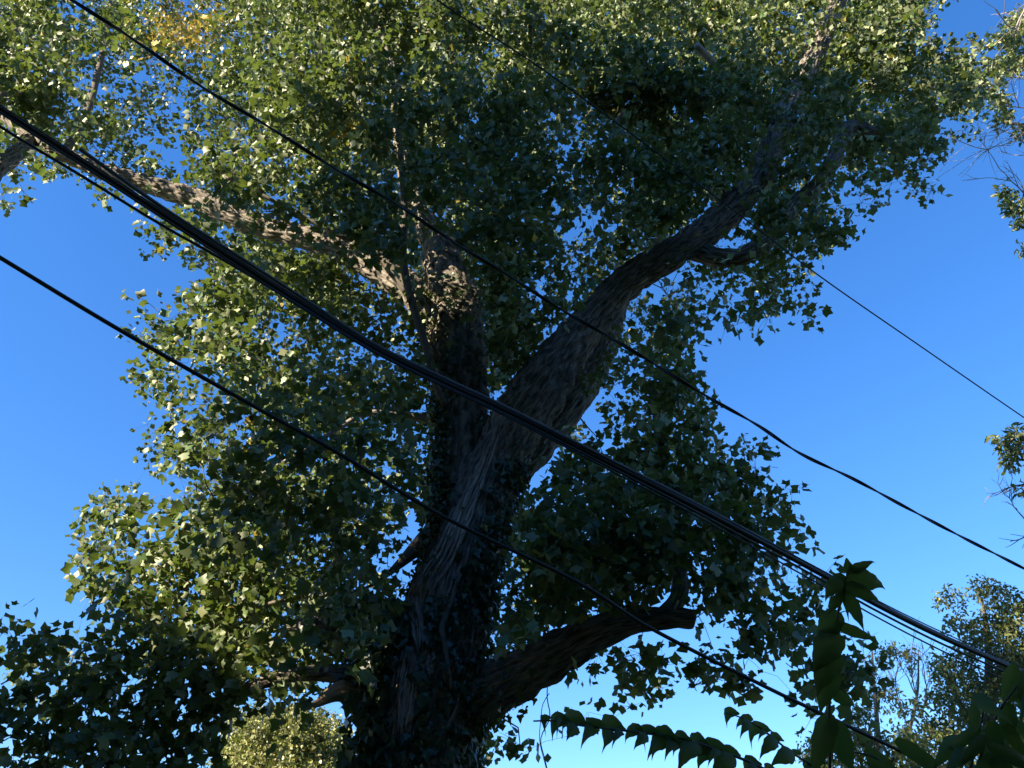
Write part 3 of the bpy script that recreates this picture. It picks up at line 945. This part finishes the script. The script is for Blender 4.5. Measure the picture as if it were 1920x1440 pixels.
G = 'overhead cables crossing in front of the tree'
cable('service_cable', [(-260, -262), (-60, -130), (140, 2), (400, 175), (640, 322), (800, 420), (940, 510), (1090, 602), (1190, 660), (1320, 740), (1420, 797), (1500, 850), (1600, 898), (1700, 952), (1800, 1005), (1920, 1066), (2100, 1160)],
      0, 1920, 5.6, 8.5, 6.0, 'twisted black cable running from the top left corner to the right edge', G, twist=True)
cable('thin_wire', [(560, -200), (820, 0), (1000, 118), (1180, 248), (1380, 398), (1540, 520), (1730, 652), (1920, 783), (2100, 905)], 560, 1920, 6.4, 9.0, 2.8,
      'thinnest single wire, the uppermost one at the right edge', G)
cable('drop_cable', [(-200, 362), (0, 483), (230, 622), (500, 775), (640, 853), (830, 968), (1080, 1090), (1220, 1178), (1440, 1290), (1600, 1366), (1760, 1442), (1950, 1530)], 0, 1760, 5.2, 6.2, 8.2,
      'single black cable crossing lowest, from the left edge to the bottom right', G)
BX = [(-200, 66), (0, 203), (150, 300), (300, 398), (430, 482), (560, 566), (700, 652), (830, 716), (950, 772), (1130, 862), (1280, 938), (1420, 1012), (1550, 1082), (1640, 1132), (1760, 1192), (1900, 1254), (2080, 1335)]
def off(b, f): return [(x, y + f(x)) for x, y in b]
GB = 'cables of the thick bundle'
cable('bundle_cable', BX, 0, 1920, 6.1, 8.8, 10.5, 'thick black main cable of the bundle crossing in front of the trunk', GB)
cable('bundle_cable', [(x, y) for x, y in off(BX, lambda x: (-20 if x < 200 else (-12 if x < 600 else (-8 if x < 1000 else (-7 if x < 1500 else -4))))) if x > 140][:] , 0, 1920, 6.2, 8.85, 7, 'grey cable lying along the top of the thick bundle', GB, 'greycable')
cable('bundle_cable', off(BX, lambda x: 34 if x < 100 else (28 if x < 200 else (22 if x < 350 else (12 if x < 500 else (6 if x < 1100 else 7 + 0.008 * (x - 1100)))))), 0, 1920, 6.0, 8.7, 5, 'medium black cable hanging just under the thick bundle', GB)
cable('bundle_cable', off(BX, lambda x: 8 if x < 900 else 8 + 0.020 * (x - 900) * (1 if x < 1500 else 1.0)), 0, 1920, 5.95, 8.6, 3.6, 'thin lower wire parting from the bundle beside the weed', GB)
cable('bundle_cable', off(BX, lambda x: -6 if x < 1300 else -6 - 0.008 * (x - 1300)), 0, 1920, 6.0, 8.9, 2.8, 'thin upper wire of the bundle towards the right', GB)

# ------------------------------------------------------------------ background trees
def far_tree(name, label, root, trunk_pts, blobs, leaf_kind, leaf_size, mat, tmat, per=14, group=None, spray_r=0.35, yellow=0.0, up=0.5, kcov=2.6):
    """blobs: (px, py, rx_px, ry_px, Y, dY, density 0..1)"""
    t = empty(name, root, label, 'tree', group)
    limbs = []
    for q, pts in enumerate(trunk_pts):
        C, rad = limb_path(pts, 0.15)
        tb = Tubes(); tb.add(C, rad, 8)
        link('trunk' if q == 0 else 'limb', tb.mesh('trunk' if q == 0 else 'limb', tmat), t)
        limbs.append((C, rad))
    cs, ks = [], []
    for (bx_, by_, rx, ry, Y, dY, den) in blobs:
        d0 = project([at(bx_, by_, Y)])[2][0]
        a = 0.28 * (leaf_size * FPX / d0) ** 2
        tot = int(math.pi * rx * ry * 2.6 * den * kcov / a)
        while tot > 0:
            v = rng.normal(0, 1, 3); v /= np.linalg.norm(v); v *= rng.random() ** 0.42
            n = int(rng.integers(per // 2, per + per // 2))
            cs.append(tuple(at(bx_ + v[0] * rx, by_ + v[2] * ry, Y + v[1] * dY))); ks.append(n); tot -= n
    cs, ks = np.array(cs), np.array(ks)
    p, d, nn, s, _ = spray_leaves(cs, ks, rng.uniform(0.5, 1.0, len(cs)) * spray_r, leaf_size, up=up)
    tt = rand_tint(len(p), yellow)
    tag(link('crown', leaf_mesh('crown', leaf_kind, p, d, nn, s, tt, mat), t), kind='stuff')
    grow_branches(cs, limbs, 'branchlets', t, tmat, main=0.4, r0=0.012, rtip=0.004, ksides=3)
    return t, limbs

# sunlit rounded tree low in the gap left of the trunk
far_tree('rounded_tree', 'sunlit yellow-green tree in the gap at lower left of the trunk', (at(530, 1440, 30).x, 30, 0),
         [[(530, 1760, 40, 30), (535, 1560, 30, 30), (540, 1400, 14, 30)]],
         [(480, 1385, 62, 62, 29, 2.2, 1.0), (545, 1370, 60, 55, 29, 2.0, 1.0), (600, 1385, 55, 52, 29.5, 2, .9), (520, 1450, 90, 60, 29, 3, 1), (620, 1450, 60, 60, 29.5, 2, .8), (445, 1430, 40, 50, 28.5, 2, .9), (500, 1560, 140, 100, 29, 4, 0.5)],
         'patch', 0.125, M['far_leaf'], M['twig'], per=26, spray_r=0.42, yellow=0.0, kcov=2.2)

# feathery tree at the right edge, reaching in from outside the frame
RX = [[(2250, 1900, 90, 15), (2230, 1300, 70, 15), (2180, 800, 55, 15.2), (2140, 400, 40, 15.5), (2120, 0, 24, 16), (2110, -300, 12, 16)],
      [(2150, 480, 22, 15.5), (2050, 300, 14, 15.2), (1960, 180, 9, 15), (1900, 100, 5, 15)],
      [(2170, 620, 20, 15.2), (2040, 400, 12, 15), (1940, 250, 8, 14.8), (1880, 230, 4, 14.8)],
      [(2190, 1000, 20, 15), (2040, 900, 12, 15), (1940, 860, 7, 14.8), (1890, 845, 4, 14.8)],
      [(2160, 560, 18, 15.2), (2020, 430, 12, 15), (1930, 400, 6, 14.8)]]
rt, rl = far_tree('feathery_tree', 'pale feathery-leaved tree reaching in from the right edge', (at(2250, 1900, 15).x, 15, 0), RX,
         [(1892, 70, 26, 34, 15, .5, .45), (1915, 40, 26, 30, 15, .5, .45), (1870, 125, 26, 22, 15, .5, .42), (1905, 120, 24, 26, 15, .5, .4), (1875, 190, 26, 22, 14.8, .4, .28), (1880, 225, 20, 14, 14.8, .3, .4), (1915, 250, 14, 18, 14.8, .3, .35), (1885, 362, 12, 22, 14.8, .3, .45), (1905, 385, 22, 22, 14.8, .3, .4), (1912, 420, 18, 14, 14.8, .3, .4), (1916, 465, 8, 8, 14.8, .2, .5),
          (1880, 835, 24, 12, 14.8, .3, .5), (1905, 822, 20, 18, 14.8, .3, .5), (1898, 860, 16, 18, 14.8, .3, .5), (1915, 920, 8, 12, 14.8, .3, .3),
          (2020, 200, 90, 160, 15.2, 1.5, .3), (2030, 520, 80, 120, 15.2, 1.5, .3), (2040, 850, 80, 90, 15.2, 1.5, .3)],
         'narrow', 0.17, M['oak_leaf'], M['pale_twig'], per=11, spray_r=0.24, kcov=4.6)

def bare_twigs(tb, p, d, L, r, lvl, rg, spread=0.55, seg=5, gravity=0.0, kids=3):
    path = [np.array(p, float)]
    dd_ = np.array(d, float); dd_ /= np.linalg.norm(dd_)
    for i in range(seg):
        dd_ = dd_ + rg.normal(0, 0.13, 3) + np.array([0, 0, gravity]); dd_ /= np.linalg.norm(dd_)
        path.append(path[-1] + dd_ * L / seg)
    path = np.array(path)
    tb.add(path, np.linspace(r, r * 0.45, len(path)), 4)
    if lvl <= 0: return
    for q in range(kids):
        i = int(rg.integers(1, seg + 1))
        nd = dd_ + rg.normal(0, spread, 3)
        bare_twigs(tb, path[i], nd, L * rg.uniform(0.45, 0.75), r * 0.55, lvl - 1, rg, spread, seg, gravity, kids)

rg = np.random.default_rng(21)
tb = Tubes()
for (ax, ay, bx_, by_, w_, Yt, lv) in ((1945, -18, 1822, 40, 7, 14, 2), (1960, 300, 1850, 240, 4, 14.8, 2), (1950, 380, 1862, 330, 4, 14.8, 2), (1960, 200, 1850, 225, 4, 14.8, 2), (1950, 230, 1840, 300, 4, 14.8, 2), (1940, 900, 1895, 920, 3, 14.8, 2),
                                     (1930, 985, 1890, 930, 3, 14.8, 2), (1940, 1000, 1900, 1010, 2.5, 14.8, 1), (1950, 150, 1850, 150, 3.5, 14.8, 2)):
    a, b = at(ax, ay, Yt), at(bx_, by_, Yt)
    L = (b - a).length
    bare_twigs(tb, a, b - a, L, w_ * 0.5 * Yt / CT / FPX * 1.1, lv, rg, 0.5, 6, 0.0, 4)
o = link('bare_twigs', tb.mesh('bare_twigs', M['pale_twig']), rt)
tag(o, kind='stuff')

# leafy tree at the lower right corner
far_tree('corner_tree', 'leafy tree with yellowing clumps in the lower right corner', (at(1850, 1440, 21).x, 21, 0),
         [[(1850, 1800, 40, 21), (1850, 1500, 30, 21), (1855, 1300, 18, 21), (1850, 1180, 10, 21), (1840, 1120, 5, 21)],
          [(1852, 1400, 18, 21), (1800, 1320, 11, 20.8), (1770, 1250, 6, 20.6)], [(1852, 1300, 14, 21), (1890, 1210, 8, 21), (1900, 1140, 4, 21)]],
         [(1910, 1150, 40, 50, 21, .8, .5), (1930, 1260, 50, 70, 21, .8, .6), (1845, 1110, 42, 24, 21, .6, .5), (1875, 1140, 30, 40, 21, .7, .5), (1775, 1125, 26, 28, 20.8, .5, .32), (1805, 1165, 32, 30, 20.8, .7, .5), (1850, 1200, 60, 40, 21, 1, .55), (1895, 1220, 40, 60, 21, 1, .6), (1790, 1250, 45, 40, 20.6, .8, .55), (1775, 1300, 40, 34, 20.5, .8, .6), (1850, 1290, 70, 50, 21, 1, .65),
          (1880, 1370, 70, 60, 21, 1, .7), (1780, 1370, 60, 50, 20.6, 1, .7), (1720, 1400, 50, 40, 20.5, 1, .6), (1900, 1440, 80, 50, 21, 1, .7), (1780, 1450, 100, 40, 20.6, 1, .7), (1700, 1330, 40, 24, 20.6, .7, .35)],
         'narrow', 0.13, M['oak_leaf'], M['twig'], per=16, spray_r=0.32, yellow=0.03, kcov=1.9)

# thin half-bare tree between the weed and the corner tree
bt_, bl = far_tree('bare_topped_tree', 'thin grey half-bare tree left of the lower right corner tree', (at(1650, 1440, 24).x, 24, 0),
         [[(1665, 1800, 26, 24), (1660, 1560, 20, 24), (1650, 1420, 12, 24), (1640, 1300, 7, 24), (1635, 1220, 3, 24)],
          [(1655, 1460, 12, 24), (1700, 1380, 8, 24), (1720, 1300, 5, 24), (1722, 1220, 2, 24)]],
         [(1655, 1225, 26, 16, 24, .6, .28), (1690, 1230, 30, 26, 24, .6, .25), (1630, 1250, 24, 22, 24, .5, .18), (1650, 1300, 36, 20, 24, .6, .32), (1620, 1340, 34, 24, 24, .6, .35), (1600, 1395, 50, 40, 24, 1, .5), (1540, 1410, 44, 34, 24, .8, .5), (1680, 1400, 60, 40, 24, 1, .45), (1620, 1450, 120, 30, 24, 1, .6)],
         'narrow', 0.13, M['oak_leaf'], M['pale_twig'], per=14, spray_r=0.28, yellow=0.02)
tb = Tubes()
for (ax, ay, bx_, by_, w_) in ((1722, 1330, 1705, 1215, 3.2), (1730, 1345, 1745, 1250, 3), (1690, 1330, 1640, 1230, 3.4), (1700, 1360, 1670, 1240, 3), (1650, 1330, 1620, 1220, 2.6), (1715, 1300, 1690, 1210, 2.6), (1740, 1330, 1720, 1240, 2.6)):
    a, b = at(ax, ay, 24), at(bx_, by_, 24)
    bare_twigs(tb, a, b - a, (b - a).length * 0.8, w_ * 0.5 * 24 / FPX, 2, rg, 0.42, 5, 0.02, 4)
tag(link('bare_twigs', tb.mesh('bare_twigs', M['pale_twig']), bt_), kind='stuff')

# woodland added out of view, shaped to shade the big tree's near side
wood = empty('shade_woodland', (-18, -8, 0), 'woodland added left of and behind the viewer, outside the picture, to shade the big tree', 'shade_woodland')
tag(wood, kind='stuff')
wb = []
for x, y, z, r, n in ((-16, -1.8, 4, 3.6, 180), (-14.5, 1.8, 7.2, 3.2, 170), (-16, -2.0, 8.6, 3.4, 190), (-16, -6.6, 14.5, 3.5, 220), (-16, -6.6, 19, 3.6, 220), (-16, -7.2, 22.3, 2.9, 130), (-15, -8.5, 8, 4.4, 200), (-15, -9, 14, 4.4, 200), (-14.5, -9, 19, 3.8, 180), (-14, -9, 22, 2.6, 90), (-14, -8.2, 26, 3.4, 110),
                      (-11, -13, 7, 5, 170), (-10, -14, 14, 5, 170), (-3, -15, 7, 5, 170), (-3, -16, 14, 5, 170), (5, -15, 7, 5, 170), (5, -16, 13, 5, 170), (13, -12, 7, 5, 170), (14, -13, 13, 5, 170), (20, -6, 7, 5, 150), (21, -6, 13, 4.5, 130),
                      (-19, -4, 3, 3.5, 90), (-6, -14, 2.5, 3.5, 90), (2, -15, 2.5, 3.5, 90), (9, -14, 2.5, 3.5, 90)):
    wb.append(np.array([x, y, z]) + unit(rng.normal(0, 1, (n, 3))) * (rng.random((n, 1)) ** 0.4) * r)
wb = np.vstack(wb)
p, d, nn, s_, _ = spray_leaves(wb, np.full(len(wb), 10), 0.85, 0.90)
link('crowns', leaf_mesh('crowns', 'patch', p, d, nn, s_, rand_tint(len(p)), M['leaf']), wood)
tb = Tubes()
for x, y, h in ((-16, -3, 21), (-15, -9, 21), (-10.5, -13.5, 17), (-3, -15.5, 17), (5, -15.5, 16), (13.5, -12.5, 16), (20.5, -6, 15)):
    C = catmull([(x, y, -0.1, .40), (x + .2, y, h * .35, .32), (x, y + .2, h * .7, .18), (x, y, h, .05)], 6)
    tb.add(C[:, :3], C[:, 3], 10)
link('trunks', tb.mesh('trunks', M['bark']), wood)

# ------------------------------------------------------------------ weeds in the foreground
def blade(name, bpx, tpx, wpx, d0, d1, parent, curl=0.25, cup=0.3, bend=(0, 0), tint=(0.5, 0, 0.5), flip=1, bendz=0.0):
    """ovate pointed leaf with a drip tip from pixel bpx to pixel tpx"""
    a, b = np.array(atd(*bpx, d0)), np.array(atd(*tpx, d1))
    L = np.linalg.norm(b - a)
    dv = (b - a) / L
    view = unit(np.array([0, 0, CAMZ]) - a)
    side = np.cross(dv, view); side /= np.linalg.norm(side)
    up_ = np.cross(side, dv) * flip
    m = 15
    t = np.linspace(0, 1, m)
    wv = wpx * 0.5 * d0 / FPX
    prof = (t + 0.02) ** 0.55 * (1 - t) ** 1.25 / 0.325
    prof = prof * (1 + 0.06 * np.sin(t * 23 + a[0] * 50))
    bow = np.sin(t * math.pi)
    hook = np.clip((t - 0.8) / 0.2, 0, 1) ** 2
    cen = a + dv * (L * t)[:, None] + up_ * (curl * L * bow)[:, None] + side * (bend[0] * L * bow)[:, None] + np.array([0, 0, -1.0]) * (0.10 * L * hook + bendz * L * bow)[:, None]
    cols = np.array([-1, -0.66, -0.33, 0, 0.33, 0.66, 1])
    V = cen[:, None, :] + side[None, None, :] * (cols[None, :] * prof[:, None] * wv)[:, :, None] - up_[None, None, :] * (cup * wv * prof[:, None] * (np.abs(cols)[None, :] ** 1.4))[:, :, None]
    V = V + up_[None, None, :] * (0.05 * wv * np.sin(t * 30 + 1.3)[:, None] * np.abs(cols)[None, :])[:, :, None]
    k = len(cols)
    i = np.arange(m - 1)[:, None] * k; j = np.arange(k - 1)[None, :]
    F = np.stack([i + j, i + j + 1, i + k + j + 1, i + k + j], -1).reshape(-1, 4)
    me = mesh_np(name, V.reshape(-1, 3), F, M['weed'], tint=np.tile(np.array(tint), (m * k, 1)), smooth=True)
    return link(name, me, parent)

def stalk(parent, pts, mat='stem', nm='stem'):
    P = [(*atd(x, y, d), w * 0.5 * d / FPX) for x, y, w, d in pts]
    Q = catmull(P, 8)
    tb = Tubes(); tb.add(Q[:, :3], np.maximum(Q[:, 3], 0.0008), 7)
    return link(nm, tb.mesh(nm, M[mat]), parent)

def rt3(): return (rng.uniform(0.2, 0.7), 0.0, rng.random())
GW = 'tall weeds in the foreground'
WD = 2.6
w1 = empty('weed_stalk', (atd(1555, 2300, WD).x, atd(1555, 1440, WD).y, 0), 'upright dark weed stalk with drooping pointed leaves before the cables', 'plant', GW)
stalk(w1, [(1552, 2600, 12, 2.3), (1553, 2000, 10, 2.45), (1555, 1600, 7, 2.55), (1556, 1440, 6, 2.6), (1555, 1330, 5.5, 2.6), (1560, 1230, 5, 2.6), (1568, 1170, 4.5, 2.6), (1578, 1115, 4, 2.6), (1590, 1072, 3.5, 2.6)])
for (bx_, by_, tx, ty, w_, cu, fl) in (
    (1592, 1072, 1641, 1050, 20, .10, 1), (1586, 1078, 1658, 1098, 44, .16, 1), (1594, 1078, 1586, 1042, 20, .1, 1), (1572, 1074, 1583, 1130, 26, .12, -1), (1574, 1082, 1546, 1124, 30, .2, 1), (1586, 1096, 1650, 1126, 28, .12, 1),
    (1580, 1112, 1552, 1150, 20, .2, 1), (1586, 1108, 1619, 1178, 26, .14, 1), (1570, 1172, 1645, 1201, 23, .12, 1), (1572, 1146, 1530, 1212, 44, .22, 1), (1568, 1184, 1524, 1262, 56, .2, 1), (1564, 1216, 1530, 1300, 54, .2, 1), (1562, 1250, 1536, 1336, 44, .16, 1),
    (1557, 1338, 1522, 1462, 44, .1, 1), (1560, 1298, 1602, 1322, 26, .2, 1), (1560, 1352, 1600, 1450, 46, .1, 1), (1584, 1100, 1590, 1160, 20, .2, -1)):
    blade('leaf', (bx_, by_), (tx, ty), w_ * 0.9, WD + rng.uniform(-.02, .02), WD + rng.uniform(-0.05, 0.05), w1, curl=cu, cup=0.25, tint=rt3(), flip=fl)
for (ax, ay, bx_, by_) in ((1578, 1118, 1566, 1122), (1574, 1150, 1586, 1146), (1571, 1178, 1560, 1178), (1567, 1196, 1556, 1197), (1566, 1192, 1578, 1186)):
    stalk(w1, [(ax, ay, 2.2, WD), ((ax + bx_) / 2, (ay + by_) / 2 - 1, 2, WD), (bx_, by_, 1.6, WD)], nm='leaf_stalk')

def arch(name, label, path, d0, leaf_px, n, seed, root_px):
    rg2 = np.random.default_rng(seed)
    o = empty(name, (atd(*root_px, d0).x, atd(*root_px, d0).y, 0), label, 'plant', GW)
    stalk(o, [(x, y, w_, d0) for x, y, w_ in path])
    vis = np.array([(x, y) for x, y, w_ in path])
    seg = np.concatenate([[0], np.cumsum(np.hypot(*np.diff(vis, axis=0).T))])
    for q in range(n):
        s = seg[-1] * np.clip(0.36 + 0.62 * (q + rg2.normal(0, 0.45)) / (n - 1), 0.34, 0.995)
        x = np.interp(s, seg, vis[:, 0]); y = np.interp(s, seg, vis[:, 1])
        big = leaf_px * rg2.uniform(0.55, 1.3) * (1.0 if q < n - 3 else 0.9)
        low = q % 2 == 0
        dx = -0.45 * big + rg2.normal(0, 7)
        dy = (0.75 if low else 0.42) * big + rg2.normal(0, 4)
        blade('leaf', (x + 6, y + (2 if low else -8)), (x + dx, y + dy), big * rg2.uniform(0.42, 0.66), d0 + rg2.uniform(-.05, .05), d0 + (-0.10 if low else 0.10), o,
              curl=0.14, cup=0.3, tint=(rg2.uniform(.1, .6), 0, rg2.random()), bend=(rg2.normal(0, .05), 0), bendz=-0.18 if not low else -0.05)
    return o
arch('weed_stalk', 'long arching weed spray of hanging pointed leaves at the bottom centre', [(1760, 2100, 10), (1640, 1620, 8), (1520, 1492, 7), (1420, 1436, 6), (1350, 1408, 5.5), (1280, 1386, 5), (1180, 1371, 4.5), (1100, 1362, 4), (1040, 1352, 3.5), (1000, 1352, 3)], 2.4, 58, 46, 5, (1760, 2100))
arch('weed_stalk', 'short thin weed spray above and right of the long arching spray', [(1720, 2000, 8), (1620, 1560, 6), (1560, 1462, 5), (1520, 1434, 4.5), (1480, 1408, 4), (1440, 1376, 4), (1400, 1350, 3), (1360, 1336, 2.5)], 2.8, 38, 28, 9, (1720, 2000))

sh = empty('leafy_shrub', (atd(1850, 1700, 3.0).x, atd(1850, 1700, 3.0).y, 0), 'dark broad-leaved shrub filling the bottom right corner', 'plant', GW)
stalk(sh, [(1780, 2300, 12, 2.9), (1800, 1600, 9, 3.0), (1835, 1430, 6, 3.0), (1870, 1340, 5, 3.0), (1920, 1270, 4, 3.0), (1980, 1210, 3, 3.0)])
stalk(sh, [(1790, 1800, 8, 3.0), (1740, 1560, 6, 3.0), (1690, 1460, 5, 3.0), (1640, 1420, 4, 3.0), (1600, 1410, 3, 3.0)])
stalk(sh, [(1800, 1650, 7, 3.0), (1800, 1520, 6, 3.0), (1830, 1400, 5, 3.0), (1850, 1300, 3, 3.0)])
for q in range(54):
    u = rng.random()
    if q < 20: x, y = 1835 + 110 * u, 1430 - 190 * u
    elif q < 40: x, y = 1800 - 190 * u, 1490 - 85 * u
    else: x, y = 1800 + 50 * u, 1500 - 200 * u
    x += rng.normal(0, 22); y += rng.normal(0, 20) + 16
    a = rng.uniform(-2.9, 0.4)
    blade('leaf', (x, y), (x + 78 * math.cos(a) + 6, y + 34 + 40 * abs(math.sin(a))), rng.uniform(20, 32), 3.0 + rng.uniform(-.15, .15), 3.0 + rng.uniform(-.2, .2), sh, curl=.15, cup=.3, tint=rt3())
print('done')
